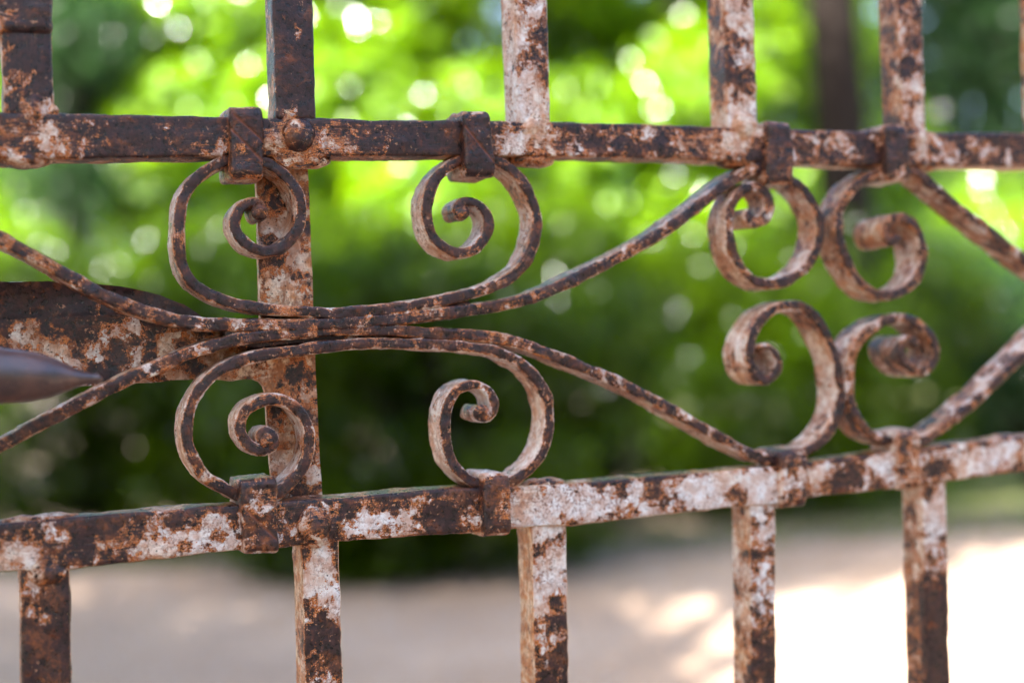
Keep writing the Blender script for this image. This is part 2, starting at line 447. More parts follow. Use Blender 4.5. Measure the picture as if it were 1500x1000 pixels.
# ------------------------------------------------------------------ flat bar behind and its side plate
def sheet(name, outline_px, d0, th, paint, warm, mat=IRON, bulge=None, step=0.0022, disp=0.0004, label=None, outline_xz=None):
    """thick sheet with a traced outline: rows of constant height are filled, so it stays a grid"""
    P = outline_xz or [G(px, py, d0) for px, py in outline_px]
    me = bpy.data.meshes.new(name)
    import bmesh
    bm = bmesh.new()
    vs = [bm.verts.new((x, 0, z)) for x, z in P]
    bm.faces.new(vs)
    xs = [p[0] for p in P]; zs = [p[1] for p in P]
    def cuts(axis, a, b_):
        k = a + step
        while k < b_ - step * 0.4:
            co_ = (k, 0, 0) if axis == 0 else (0, 0, k)
            no_ = (1, 0, 0) if axis == 0 else (0, 0, 1)
            bmesh.ops.bisect_plane(bm, geom=bm.verts[:] + bm.edges[:] + bm.faces[:], plane_co=co_, plane_no=no_)
            k += step
    cuts(0, min(xs), max(xs)); cuts(1, min(zs), max(zs))
    bm.verts.ensure_lookup_table()
    verts = [v.co.copy() for v in bm.verts]
    idx = {v: i for i, v in enumerate(bm.verts)}
    faces = [[idx[v] for v in f.verts] for f in bm.faces]
    edges = [(idx[e.verts[0]], idx[e.verts[1]]) for e in bm.edges if len(e.link_faces) == 1]
    n = len(verts)
    V = [Vector((v.x, d0 + (bulge(v.x, v.z) if bulge else 0), v.z)) for v in verts] + \
        [Vector((v.x, d0 + th + (bulge(v.x, v.z) if bulge else 0), v.z)) for v in verts]
    Fc = [tuple(f) for f in faces] + [tuple(n + i for i in reversed(f)) for f in faces]
    Fc += [(a, b_, b_ + n, a + n) for a, b_ in edges]
    bm.free()
    o = finish(name, V, Fc, {'paint': paint, 'warm': warm, 'gs': [v[2] * 0.6 for v in V], 'gd': [v[0] * 0.09 for v in V]}, mat, gate, disp, 120, smooth=False, blobs=0.0)
    bm = bmesh.new(); bm.from_mesh(o.data); bmesh.ops.recalc_face_normals(bm, faces=bm.faces); bm.to_mesh(o.data); bm.free()
    o.data.polygons.foreach_set('use_smooth', np.ones(len(o.data.polygons), dtype=bool))
    o.data.set_sharp_from_angle(angle=math.radians(40))
    if label: o['label'] = label
    return o
sheet('backing_plate',
      [(372,180),(374,240),(377,300),(379,400),(381,470),(330,474),(270,486),(230,490),(232,557),(282,556),(318,556),(340,558),(352,556),(370,555.5),(380,559),(386,566),(389,578),(392,620),(396,680),(400,735),
       (403,780),(477,780),(473,735),(469,680),(466,620),(463,560),(461,500),(458,430),(455,340),(451,250),(449,180)],
      0.0215, 0.004, 0.58, 0.80, label="flat ochre and pale painted bar with a side arm, behind the scrolls")
def bul(x, z):
    return 0.010 * math.sin((x - G(0, 500)[0]) * 14) 
sheet('leaf_plate', [(-260,490),(-180,477),(-60,470),(0,469),(60,464.5),(130,462),(195,461.5),(250,466),(285,474),(310,489),(318,505),(300,535),(262,555),(217,560),(120,566),(40,572),(-100,576),(-260,560)],
      0.0285, 0.002, 0.45, 0.35, bulge=lambda x, z: 0.004 * math.sin((x + .2) * 30), label="front leaf of pale flaking sheet iron")
sheet('leaf_plate', [(-260,430),(-120,414),(0,411.5),(70,411.5),(130,414),(190,422),(235,433),(268,446),(292,462),(300,480),(260,500),(100,520),(-260,520)],
      0.040, 0.0018, -0.10, 0.1, bulge=lambda x, z: 0.006 * math.sin((x + .2) * 26) - 3.0 * max(0, z - G(0, 440)[1]) ** 2 * 10, label="rear leaf of plain dark brown sheet iron")

# ------------------------------------------------------------------ forged strips
def catmull(P, closed=False):
    out = []
    n = len(P)
    for i in range(n - 1):
        p0, p1, p2, p3 = P[max(i - 1, 0)], P[i], P[i + 1], P[min(i + 2, n - 1)]
        L = math.dist(p1, p2); k = max(2, int(L / 0.0014))
        for j in range(k):
            t = j / k
            out.append(tuple(0.5 * ((2 * p1[c]) + (-p0[c] + p2[c]) * t + (2 * p0[c] - 5 * p1[c] + 4 * p2[c] - p3[c]) * t * t
                                    + (-p0[c] + 3 * p1[c] - 3 * p2[c] + p3[c]) * t ** 3) for c in range(len(p1))))
    out.append(tuple(P[-1]))
    return out
def smooth_path(P, it=3):
    P = [list(p) for p in P]
    for _ in range(it):
        Q = [p[:] for p in P]
        for i in range(1, len(P) - 1):
            for c in range(len(P[0])):
                P[i][c] = (Q[i - 1][c] + 2 * Q[i][c] + Q[i + 1][c]) / 4
    return P

def strip(px, d0=0.0010, th=0.0058, depth=0.0200, front=0.10, side=0.70, warm=0.55, name='scroll', end_depth=None, start_depth=None, th_end=None, th_start=None, knobs=(), seed=0.0, label=None):
    P = [(*G(x, y, d0),) for x, y in px]
    Q = smooth_path(catmull(P), 4)
    n = len(Q)
    s = [0.0]
    for i in range(1, n): s.append(s[-1] + math.dist(Q[i], Q[i - 1]))
    Lt = s[-1]
    verts, ap, aw, gs, gd = [], [], [], [], []
    for i, (x, z) in enumerate(Q):
        a = Q[max(0, i - 2)]; c = Q[min(n - 1, i + 2)]
        tx, tz = c[0] - a[0], c[1] - a[1]
        l = math.hypot(tx, tz) or 1e-9
        nx, nz = -tz / l, tx / l
        dp, tk = depth, th
        if end_depth:
            e = max(0.0, 1 - (Lt - s[i]) / 0.10); e = e * e * (3 - 2 * e); dp = depth + (end_depth - depth) * e
        if start_depth:
            e = max(0.0, 1 - s[i] / 0.10); e = e * e * (3 - 2 * e); dp = max(dp, depth + (start_depth - depth) * e)
        if th_end:
            e = max(0.0, 1 - (Lt - s[i]) / 0.05); tk = th + (th_end - th) * e
        if th_start:
            e = max(0.0, 1 - s[i] / 0.05); tk = tk + (th_start - th) * e
        wob = 1 + 0.10 * noise.noise(Vector((s[i] * 38, seed, 0))) + 0.05 * noise.noise(Vector((s[i] * 130, seed, 4)))
        tk *= wob
        dj = 0.0006 * noise.noise(Vector((s[i] * 30, 5, seed)))
        pts, sd_ = rrect(-tk / 2, tk / 2, d0 + dj, d0 + dp + dj, 0.0013, 3, 7, 3)
        for (w, d), sg in zip(pts, sd_):
            verts.append((x + nx * w, d, z + nz * w))
            q = min(1.0, sg)
            ap.append(front + (side - front) * q + 0.12 * noise.noise(Vector((s[i] * 22, q * 2, seed))))
            aw.append(0.2 + (warm - 0.2) * q)
            gs.append(s[i] + seed); gd.append(w + d * (1 if w > 0 else -1))
    f = loop_faces(n, len(pts))
    o = finish(name, verts, f, {'paint': ap, 'warm': aw, 'gs': gs, 'gd': gd}, IRON, gate, 0.00045, 210, seed=seed, blobs=0.25, disp2=0.00025)
    bmesh_fix(o)
    if label: o['label'] = label
    for kx, ky, kr, kd in knobs:
        cx, cz = G(kx, ky, d0)
        r = kr / (FPX / 0.70)
        prof = []
        hh = r * 0.55
        for k in range(7):
            g = k / 6 * math.pi / 2
            prof.append((hh * (1 - math.cos(g)) , max(0.0002, r * math.sin(g))))
        for k in range(1, 9): prof.append((hh + (kd - hh) * k / 8, r * (1 - 0.12 * k / 8)))
        lathe('curl_pin', (cx, d0 - 0.0018, cz), (0, 1, 0), (0, 0, 1), prof, IRON, o, {'paint': 0.30, 'warm': 0.5}, 28, 0.0007, seed=kx, blobs=0.0, freq=260)
    return o
def bmesh_fix(o):
    import bmesh
    bm = bmesh.new(); bm.from_mesh(o.data); bmesh.ops.recalc_face_normals(bm, faces=bm.faces); bm.to_mesh(o.data); bm.free()

S_A_in = [(376,312),(384,305),(381,297),(371,294),(360,297),(349,308),(344,323),(345,337),(355,352),(372,364),(392,368.5),(412,362),(429,348.5),(439,330),(442,308),(440.5,293),(434,277),(422,261),(407,247),(390,237),(372,232),(352,230),(336,232),
          (323.5,238.5),(300,252),(282,269),(270,287),(265,308),(262.5,333),(262.5,358),(265,378),(275,403),(292,422),(318,436),(342,444),(375,450.5),(409,454),(459,457.5),(500,458.5),(567,453),(633,443),(692,430),(725,419),(750,406),(767,390),(778,370),(785,347),(788,325),(786,305),
          (782,297),(774,279),(762,260),(749,247),(734,238),(715,232),(695,230),(673.5,235),(657,245),(643,258),(633.5,273),(627.6,290),(625.5,307),(626,318),(629,333),(637,348),(648,360),(663,368),(679,370.5),(695,365),(708,353),(716,337),(717.5,322),(712,308),(702,299),(690,294.5),(678,295),(670,302),(671,311)]
strip(S_A_in, knobs=[(381,311,13,0.022),(677,312,11.5,0.022)], seed=1.0, th_end=0.0047, th_start=0.0047)
S_B = [(385,645),(380,636),(388,630),(399,634),(403,645),(400,656),(389,661),(374,658),(362,650),(355,640),(351.5,628),(353.5,612),(365,597),(382,587),(402,584),(422,589.5),(439,602),(449,619),(453.5,637),(452,667),(443,688),(427,706),(412,720),(395,729),(375,732),(358,730),
       (345,724),(325,713.5),(305,702),(290,685),(280,665),(275,647),(274,622),(279,597),(290,574),(305,556),(327,539),(352,528.5),(385,520),(419,515.5),(452,510.5),(484,507),(520,503.5),(567,502.5),(610,503.5),(642,505),(683,508),(717,512),(742,520.5),(767,534),(785,552),(797,570),(804,589),(806.5,610),(804.6,630),
       (801,647),(795,663),(784,680),(772,691),(757,702),(742,710),(722,714),(702,708),(683.5,700),(670,687),(660,670),(655,653),(653,638),(652.8,614),(656,594),(665,577),(680,566),(697,563.5),(713,569),(723,582),(725.5,597),(720,609),(709,614),(700,609),(702,601)]
strip(S_B, knobs=[(391,645,12,0.020),(706,605,14,0.024)], seed=2.0, th_end=0.0045, front=0.14, side=0.80, warm=0.42)
# long diagonals
strip([(-420,190),(-260,245),(-120,300),(0,350),(50,376),(100,404),(150,431),(200,452),(250,467),(300,474.5),(367,476),(433,475.5),(500,473),(570,468),(633,460.5),(687,454.5),(733,447.5),(783,435.5),(833,413.5),(900,380),(967,343),(1010,313),(1043,287),(1068,268),(1093,253),(1112,245),(1128,243)],
      seed=3.0, name='curved_strap', front=0.22, side=0.48, warm=0.5, th=0.0063)
strip([(-420,800),(-260,748),(-120,704),(0,653),(50,626),(100,600),(150,573.5),(200,550),(250,529),(283,515),(333,500.5),(383,492),(430,487),(500,482.5),(583,484),(633,488.5),(700,491.5),(750,499.6),(800,516),(850,536),(900,556.5),(950,581),(1000,609),(1040,632),(1062,644),(1090,660),(1115,670),(1150,676)],
      d0=0.0016, seed=4.0, name='curved_strap', front=0.26, side=0.60, warm=0.62, th=0.0061)
# right-hand scrolls
strip([(1101,311),(1108,305),(1116,311),(1110,322),(1099,322),(1093,312),(1096,298)][:1] +
      [(1094,317),(1103,325),(1117,323),(1127,311),(1129,296),(1123,281),(1110,273),(1098,274),(1086,281),(1077,293),(1070.5,308),(1068.5,330),(1072,355),(1080,379),(1094,402),(1118,414.5),(1147,414),(1168,404),(1185,388),(1197,367),(1203,342),(1202,318),(1195,305),(1187,289),(1174,273),(1160,262),(1140,253),(1120,250)],
      seed=5.0, th_start=0.0065, front=0.14, side=0.66, warm=0.65, depth=0.0205)
strip([(1316,345),(1309,356),(1299,347),(1298,331),(1311,320),(1329,320),(1344,332),(1351.5,353),(1353,383),(1345,407),(1330,422),(1310,432),(1287,431.5),(1270,422),(1254,404),(1242,381),(1233.5,358),(1230,334),(1231,310),(1240,292),(1252,275),(1267,263),(1287,254),(1310,249),(1340,249),(1360,264),(1380,281),(1400,298),(1430,321),(1465,349),(1500,377),(1560,420),(1650,480),(1800,560)],
      seed=6.0, th_start=0.0060, start_depth=0.030, front=0.20, side=0.62, warm=0.7, depth=0.0205)
strip([(1113,512),(1123,507),(1135,514),(1142,531),(1139,547),(1126,557.5),(1112,552),(1103,538),(1099,518),(1102,497),(1111,476),(1125,459),(1143,450),(1165,447),(1184,453),(1199,467),(1211,487),(1220,508),(1226,528),(1230,548),(1233,567),(1234,587),(1229,610),(1217,632),(1201,649),(1184,660),(1165,666),(1148,669)],
      seed=7.0, start_depth=0.031, th_start=0.0040, front=0.12, side=0.68, warm=0.55, depth=0.0215)
strip([(1345,505),(1338,497),(1327,498),(1321,508),(1322,522),(1331,536),(1346,545),(1361,541.5),(1371.5,528),(1372,507),(1361,487),(1344,472),(1324,466),(1304,468),(1285,477),(1269,489),(1257,504),(1249,524),(1247,547),(1246.5,572),(1248,585),(1252,602),(1262,620),(1274,634),(1293,643),(1315,647),(1340,648),(1360,643),(1376,632),(1400,614),(1425,593),(1449,572),(1500,522),(1560,460),(1700,330)],
      d0=0.0014, seed=8.0, start_depth=0.030, front=0.26, side=0.50, warm=0.45, depth=0.0215)

# weld / rust crust filling the bundle where the strips meet
def crust(px, th, d0, dp, seed):
    P = [G(x, y, d0) for x, y in px]
    strip(px, d0=d0, th=th, depth=dp, name='weld_seam', front=0.16, side=0.3, warm=0.4, seed=seed)
crust([(330,487),(400,480),(450,474),(520,470),(600,466),(650,458),(690,448)], 0.0060, 0.0040, 0.016, 11.0)
crust([(330,495),(370,505),(420,500),(500,493),(590,493),(660,497),(700,500)], 0.0040, 0.0075, 0.012, 12.0)

# ------------------------------------------------------------------ collars
def collar(tl, tr, br, bl, paint, groove=(), d0=-0.0066, d1=0.0250, side=0.4, warm=0.35, rad=0.0042, seed=0):
    TL, TR, BR, BLc = [G(*p, d0) for p in (tl, tr, br, bl)]
    nx = 34
    verts, ap, aw, gv = [], [], [], []
    gl = [(G(*a, d0), G(*b_, d0)) for a, b_ in groove]
    W_ = TR[0] - TL[0]
    for i in range(nx + 1):
        t = i / nx
        e = min(t, 1 - t) * W_; rb = 0.0018
        ins = rb * (1 - math.sqrt(max(0.0, 1 - (1 - min(1, e / rb)) ** 2)))
        zt = TL[1] + (TR[1] - TL[1]) * t; zb = BLc[1] + (BR[1] - BLc[1]) * t
        pts, sd_ = rrect(zb + ins, zt - ins, d0 + ins, d1 - ins, rad, 46, 14, 6)
        for (w, d), s in zip(pts, sd_):
            k = (zt - w) / max(1e-6, zt - zb)
            xl = TL[0] + (BLc[0] - TL[0]) * k; xr = TR[0] + (BR[0] - TR[0]) * k
            x = xl + (xr - xl) * t
            g = 0.0
            if s < 0.5:
                for (a, b_) in gl:
                    ax, az = a; vx, vz = b_[0] - ax, b_[1] - az
                    L2 = vx * vx + vz * vz
                    u = max(0, min(1, ((x - ax) * vx + (w - az) * vz) / L2))
                    dist = math.hypot(x - ax - u * vx, w - az - u * vz)
                    g = max(g, max(0.0, 1 - dist / 0.00065))
            verts.append((x, d + g * 0.0007, w))
            gv.append(g * 0.9)
            edge = t < 0.03 or t > 0.97
            ap.append((paint if s < 0.5 else side) + (0.15 if edge else 0))
            aw.append(warm)
    f = loop_faces(nx + 1, len(pts))
    o = finish('collar', verts, f, {'paint': ap, 'warm': aw, 'groove': gv}, IRON, gate, 0.0007, 120, seed=seed, blobs=0.0)
    bmesh_fix(o)
    return o
collar((335,155),(385,156),(388,262),(338,260), 0.04, [((340,165),(386,207)),((338,188),(384,235))], seed=1)
collar((677,161),(718,161),(728,259),(684,257), 0.0, [((682,185),(724,238))], seed=2)
collar((1126,176),(1160,180),(1165,270),(1123,271), 0.16, seed=3, d0=-0.0045, side=0.5)
collar((1297,182),(1330,182),(1335,265),(1301,264), 0.04, seed=4)
collar((350,703),(406,698),(410,811),(358,813), 0.20, [((360,745),(405,790))], seed=5)
collar((708,692),(748,692),(750,784),(709,788), 0.18, seed=6, side=0.75)
collar((1143,660),(1184,656),(1182,739),(1146,746), 0.42, seed=7, d0=-0.004)
collar((1315,632),(1349,628),(1350,714),(1318,719), 0.50, seed=8, d0=-0.004, side=0.7)

# rivets on the rails, weld beads, tenon ends
def dome(px, py, rad, h, parent, paint, flat=1.0, d=0.0):
    x, z = G(px, py, d)
    prof = []
    for k in range(14):
        g = k / 13 * math.pi / 2
        prof.append((-h * math.cos(g) + d, max(0.0002, rad * math.sin(g) ** 0.85)))
    prof.append((d + 0.002, rad * 0.98))
    return lathe('rivet', (x, 0, z), (0, 1, 0), (0, 0, 1), prof, IRON, parent, {'paint': paint, 'warm': 0.6}, 40, 0.0006, flat, seed=px, blobs=0.0, freq=200)
dome(437, 197, 0.0083, 0.0055, rail_top, 0.20)
dome(460, 768, 0.0088, 0.0062, rail_low, 0.42)
def bead(px, py, rad, h, parent, paint=0.5, flat=1.0):
    x, z = G(px, py)
    prof = [(-h * math.cos(k / 11 * math.pi / 2) ** 1.6 + 0.0004, max(0.0002, rad * k / 11)) for k in range(12)] + [(0.003, rad)]
    return lathe('weld_bead', (x, 0.0, z), (0, 1, 0), (0, 0, 1), prof, IRON, parent, {'paint': paint, 'warm': 0.6}, 40, 0.0013, flat, seed=py, blobs=0.5, freq=150)
bead(434, 204, 0.0150, 0.0026, rail_top, 0.40)
bead(462, 768, 0.0118, 0.0016, rail_low, 0.5)
bead(398, 205, 0.0075, 0.0018, rail_top, 0.45)
for bx_, by_, br_, bp_ in [(784,180,.0085,.62),(1092,188,.0085,.62),(1344,198,.0080,.5),(54,170,.0095,.45),(66,832,.0085,.4)]:
    bead(bx_, by_, br_, 0.0020, rail_top if by_ < 400 else rail_low, bp_)
def tenon(px, py, rx, rz, parent, up):
    x, z = G(px, py, 0.008)
    prof = [(k / 7 * rz if False else rz * math.sin(k / 7 * math.pi / 2), max(0.0003, rx * math.cos(k / 7 * math.pi / 2))) for k in range(8)]
    prof = [(-0.002, rx)] + prof
    lathe('tenon_head', (x, 0.009, z), (0, 0, 1 if up else -1), (1, 0, 0), prof, IRON, parent, {'paint': 0.5, 'warm': 0.7}, 24, 0.0009, 0.62, seed=px, blobs=0.0)
tenon(30, 237, 0.014, 0.0032, rail_top, False)
tenon(448, 238, 0.013, 0.0030, rail_top, False)
tenon(778, 236, 0.013, 0.0034, rail_top, False)
tenon(1080, 240, 0.013, 0.0030, rail_top, False)
tenon(1345, 246, 0.012, 0.0030, rail_top, False)
tenon(76, 757, 0.012, 0.0022, rail_low, True)
tenon(25, 762, 0.010, 0.0018, rail_low, True)
tenon(795, 707, 0.012, 0.0022, rail_low, True)
tenon(1470, 640, 0.010, 0.0024, rail_low, True)

# bud-shaped finial standing out in front at the left edge
def bud():
    d = -0.022
    x1, z1 = G(151, 555, d); x0, z0 = G(-230, 543, d)
    L = math.hypot(x1 - x0, z1 - z0)
    ax = Vector(((x1 - x0) / L, 0, (z1 - z0) / L))
    def R(px_half): return px_half * 0.62 / FPX
    keys = [(-0.02, 4), (0.0, 12), (0.03, 17), (0.07, 30), (0.16, 40), (0.28, 46), (0.42, 47), (0.55, 43), (0.605, 41), (0.68, 38.5), (0.737, 35.5), (0.78, 31.5), (0.824, 25), (0.87, 17.5), (0.913, 11), (0.945, 8.2), (0.957, 7.2), (0.965, 8.0), (0.975, 9.0), (0.988, 8.0), (0.996, 5.0), (1.0, 0.5)]
    ts = np.linspace(-0.02, 1.0, 120)
    prof = [(float(t) * L, max(0.0002, R(interp([k[0] for k in keys], [k[1] for k in keys], float(t))))) for t in ts]
    P2 = smooth_path(prof, 2)
    o = lathe('bud_finial', (x0, d, z0), ax, (0, 1, 0), P2, BROWN, gate, {}, 48, 0.0002, blobs=0.0)
    # stalk carrying it from the leaf plate
    verts = []
    sx, sz = x0 - 0.001, z0
    prof = [(0.0, 0.006), (0.02, 0.0055), (0.05, 0.006), (0.058, 0.008)]
    lathe('stalk', (sx, d - 0.006, sz), (0, 1, 0), (0, 0, 1), prof, BROWN, o, {}, 20, 0.0001, blobs=0.0)
bud()

# ------------------------------------------------------------------ ground
def ground_mat():
    m, t, out = new_mat("pale_gravel_path")
    b = NB(t)
    co = b.node("ShaderNodeTexCoord").outputs['Object']
    n1 = b.noise(co, 0.9, 5, 0.6); n2 = b.noise(co, 14, 5, 0.65); n3 = b.noise(co, 90, 3, 0.6)
    c = b.mix(b.step(n1, 0.35, 0.65), (0.36, 0.225, 0.135), (0.47, 0.315, 0.205))
    c = b.mix(b.math('MULTIPLY', b.step(n2, 0.48, 0.66), 0.5), c, (0.28, 0.215, 0.185))
    c = b.mix(b.math('MULTIPLY', b.step(n3, 0.5, 0.65), 0.4), c, (0.56, 0.50, 0.46))
    pr = b.node("ShaderNodeBsdfPrincipled")
    b.put(pr.inputs['Base Color'], c); pr.inputs['Roughness'].default_value = 0.95
    bp = b.node("ShaderNodeBump"); bp.inputs['Strength'].default_value = 0.8; bp.inputs['Distance'].default_value = 0.01
    b.put(bp.inputs['Height'], n3); t.links.new(bp.outputs[0], pr.inputs['Normal'])
    t.links.new(pr.outputs[0], out.inputs[0])
    return m
def soil_mat(name, c0, c1):
    m, t, out = new_mat(name)
    b = NB(t)
    co = b.node("ShaderNodeTexCoord").outputs['Object']
    c = b.mix(b.step(b.noise(co, 3, 6, 0.65), 0.38, 0.62), c0, c1)
    pr = b.node("ShaderNodeBsdfPrincipled")
    b.put(pr.inputs['Base Color'], c); pr.inputs['Roughness'].default_value = 0.95
    t.links.new(pr.outputs[0], out.inputs[0])
    return m
def poly_sheet(name, pts, z, mat, kind='structure', sub=0):
    me = bpy.data.meshes.new(name)
    me.from_pydata([(x, y, z) for x, y in pts], [], [tuple(range(len(pts)))])
    me.materials.append(mat)
    o = bpy.data.objects.new(name, me); COL.objects.link(o)
    o['kind'] = kind
    return o
poly_sheet('ground', [(-600, -600), (600, -600), (600, 600), (-600, 600)], -0.004, soil_mat('bare_soil', (0.12, 0.085, 0.06), (0.20, 0.15, 0.11)))
def wavy(x0, x1, yf, n=60):
    return [(x0 + (x1 - x0) * i / n, yf(x0 + (x1 - x0) * i / n)) for i in range(n + 1)]
edge = wavy(16, -16, lambda x: 7.6 - 1.0 * math.exp(-((x + 0.3) / 1.3) ** 2) + 0.12 * math.sin(x * 2.3) + 0.06 * math.sin(x * 5.7))
poly_sheet('path', [(-16, -8), (16, -8)] + edge, 0.0, ground_mat())
poly_sheet('lawn', [(1.6, 8.4), (26, 8.2), (26, 40), (3.0, 40)], 0.003, soil_mat('pale_lawn', (0.13, 0.15, 0.045), (0.24, 0.23, 0.09)))

# loose stones on the path
def gravel():
    n = 5200
    X = rng.uniform(-3.2, 3.6, n); Y = rng.uniform(3.6, 8.2, n)
    S = rng.uniform(0.004, 0.014, n)
    base = np.array([(1,0,0),(0,1,0),(-1,0,0),(0,-1,0),(0,0,0.7),(0,0,-0.5)])
    fc = np.array([(0,1,4),(1,2,4),(2,3,4),(3,0,4),(1,0,5),(2,1,5),(3,2,5),(0,3,5)])
    ang = rng.uniform(0, 6.28, n)
    c, s = np.cos(ang), np.sin(ang)
    V = base[None] * (S[:, None, None] * rng.uniform(0.7, 1.3, (n, 1, 3)))
    x = V[:, :, 0] * c[:, None] - V[:, :, 1] * s[:, None]; y = V[:, :, 0] * s[:, None] + V[:, :, 1] * c[:, None]
    V = np.stack([x + X[:, None], y + Y[:, None], V[:, :, 2] + 0.002], -1).reshape(-1, 3)
    Fc = (fc[None] + (np.arange(n) * 6)[:, None, None]).reshape(-1, 3)
    me = bpy.data.meshes.new('gravel'); me.from_pydata(V.tolist(), [], Fc.tolist())
    me.materials.append(soil_mat('gravel_stone', (0.34, 0.27, 0.23), (0.55, 0.49, 0.45)))
    o = bpy.data.objects.new('gravel', me); COL.objects.link(o); o['kind'] = 'stuff'
    o['label'] = 'loose pale pinkish stones scattered over the gravel path'; o['category'] = 'gravel'
gravel()

# ------------------------------------------------------------------ foliage
def leaf_mat(name, c0, c1, tr0, tr1, rough=0.18, spec=0.32, trans=0.40, coat=0.0):
    m, t, out = new_mat(name)
    b = NB(t)
    rnd = b.node("ShaderNodeNewGeometry").outputs['Random Per Island']
    co = b.node("ShaderNodeTexCoord").outputs['Object']
    cl = b.step(b.noise(co, 1.7, 3, 0.6), 0.35, 0.65)
    f = b.math('ADD', b.math('MULTIPLY', rnd, 0.55), b.math('MULTIPLY', cl, 0.45))
    c = b.mix(f, c0, c1); tc = b.mix(f, tr0, tr1)
    pr = b.node("ShaderNodeBsdfPrincipled")
    b.put(pr.inputs['Base Color'], c)
    pr.inputs['Roughness'].default_value = rough
    pr.inputs['Specular IOR Level'].default_value = spec
    pr.inputs['Coat Weight'].default_value = coat
    pr.inputs['Coat Roughness'].default_value = 0.15
    tl = b.node("ShaderNodeBsdfTranslucent"); b.put(tl.inputs[0], tc)
    mx = b.node("ShaderNodeMixShader"); mx.inputs[0].default_value = trans
    t.links.new(pr.outputs[0], mx.inputs[1]); t.links.new(tl.outputs[0], mx.inputs[2])
    t.links.new(mx.outputs[0], out.inputs[0])
    return m
LEAF_MID = leaf_mat('green_leaf', (0.007, 0.020, 0.0003), (0.050, 0.088, 0.0003), (0.03, 0.10, 0.0004), (0.20, 0.34, 0.001))  # leaf tones lowered to put deeper shade into the shrubs' colour
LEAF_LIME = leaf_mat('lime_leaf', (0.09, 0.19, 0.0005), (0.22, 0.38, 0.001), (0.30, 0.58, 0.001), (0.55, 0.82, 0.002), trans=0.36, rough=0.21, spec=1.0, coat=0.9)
LEAF_DARK = leaf_mat('dark_leaf', (0.014, 0.040, 0.012), (0.035, 0.075, 0.022), (0.02, 0.08, 0.02), (0.06, 0.16, 0.04), trans=0.25)
def bark_mat():
    m, t, out = new_mat("dark_bark")
    b = NB(t)
    co = b.node("ShaderNodeTexCoord").outputs['Object']
    n = b.noise(co, 12, 6, 0.7)
    pr = b.node("ShaderNodeBsdfPrincipled")
    b.put(pr.inputs['Base Color'], b.mix(n, (0.007, 0.005, 0.0045), (0.022, 0.016, 0.013)))
    pr.inputs['Roughness'].default_value = 0.9
    pr.inputs['Specular IOR Level'].default_value = 0.1
    bp = b.node("ShaderNodeBump"); bp.inputs['Distance'].default_value = 0.03
    b.put(bp.inputs['Height'], n); t.links.new(bp.outputs[0], pr.inputs['Normal'])
    t.links.new(pr.outputs[0], out.inputs[0])
    return m
BARK = bark_mat()

LEAF = np.array([(0, -0.5, 0), (0.24, -0.12, 0.05), (0.20, 0.22, 0.05), (0, 0.5, -0.02), (-0.20, 0.22, 0.05), (-0.24, -0.12, 0.05)])
LEAF_F = np.array([(0, 1, 2, 3), (0, 3, 4, 5)])
def leaves(name, parent, lumps, n, size, mat, base, shell=0.55, kind=None):
    """lumps in coordinates relative to base"""
    L = np.array(lumps, dtype=float)
    wgt = (L[:, 3] * L[:, 4] + L[:, 4] * L[:, 5] + L[:, 3] * L[:, 5]); wgt /= wgt.sum()
    k = rng.choice(len(L), n, p=wgt)
    d = rng.normal(size=(n, 3)); d /= np.linalg.norm(d, axis=1)[:, None]
    r = shell + (1 - shell) * rng.random(n) ** 0.7
    bumpy = 1 + 0.16 * np.sin(d[:, 0] * 7 + k * 1.7) * np.sin(d[:, 2] * 6 + k) + 0.10 * np.sin(d[:, 1] * 11 + k * 3.1)
    C = L[k, :3] + d * L[k, 3:6] * (r * bumpy)[:, None]
    C = C[C[:, 2] > 0.04]; m = len(C); d = d[:m]
    nrm = rng.normal(size=(m, 3)) * 0.45 + d * 0.55 + np.array([0, 0, 0.42])
    nrm /= np.linalg.norm(nrm, axis=1)[:, None]
    up = rng.normal(size=(m, 3)); up -= (up * nrm).sum(1)[:, None] * nrm; up /= np.linalg.norm(up, axis=1)[:, None]
    sd_ = np.cross(up, nrm)
    s = size * rng.uniform(0.65, 1.3, m)
    V = C[:, None, :] + s[:, None, None] * (LEAF[None, :, 0:1] * sd_[:, None] + LEAF[None, :, 1:2] * up[:, None] + LEAF[None, :, 2:3] * nrm[:, None])
    V = V.reshape(-1, 3)
    Fc = (LEAF_F[None] + (np.arange(m) * 6)[:, None, None]).reshape(-1, 4)
    me = bpy.data.meshes.new(name)
    me.vertices.add(len(V)); me.vertices.foreach_set('co', V.ravel().astype(np.float32))
    me.loops.add(Fc.size); me.loops.foreach_set('vertex_index', Fc.ravel().astype(np.int32))
    me.polygons.add(len(Fc)); me.polygons.foreach_set('loop_start', (np.arange(len(Fc)) * 4).astype(np.int32))
    me.update(calc_edges=True)
    me.materials.append(mat)
    o = bpy.data.objects.new(name, me); COL.objects.link(o)
    if parent: o.parent = parent
    else: o.location = base
    if kind: o['kind'] = kind
    return o
def limb(path, seg=10):
    """path of (x, y, z, r) -> verts, faces"""
    verts, n = [], len(path)
    for i, (x, y, z, r) in enumerate(path):
        a = Vector(path[max(0, i - 1)][:3]); c = Vector(path[min(n - 1, i + 1)][:3])
        t = (c - a).normalized()
        u = t.cross(Vector((0.3, 1, 0.1))).normalized(); v = t.cross(u)
        for j in range(seg):
            g = 2 * math.pi * j / seg
            rr = r * (1 + 0.12 * math.sin(j * 2.1 + i))
            verts.append(Vector((x, y, z)) + u * rr * math.cos(g) + v * rr * math.sin(g))
    return verts, loop_faces(n, seg)
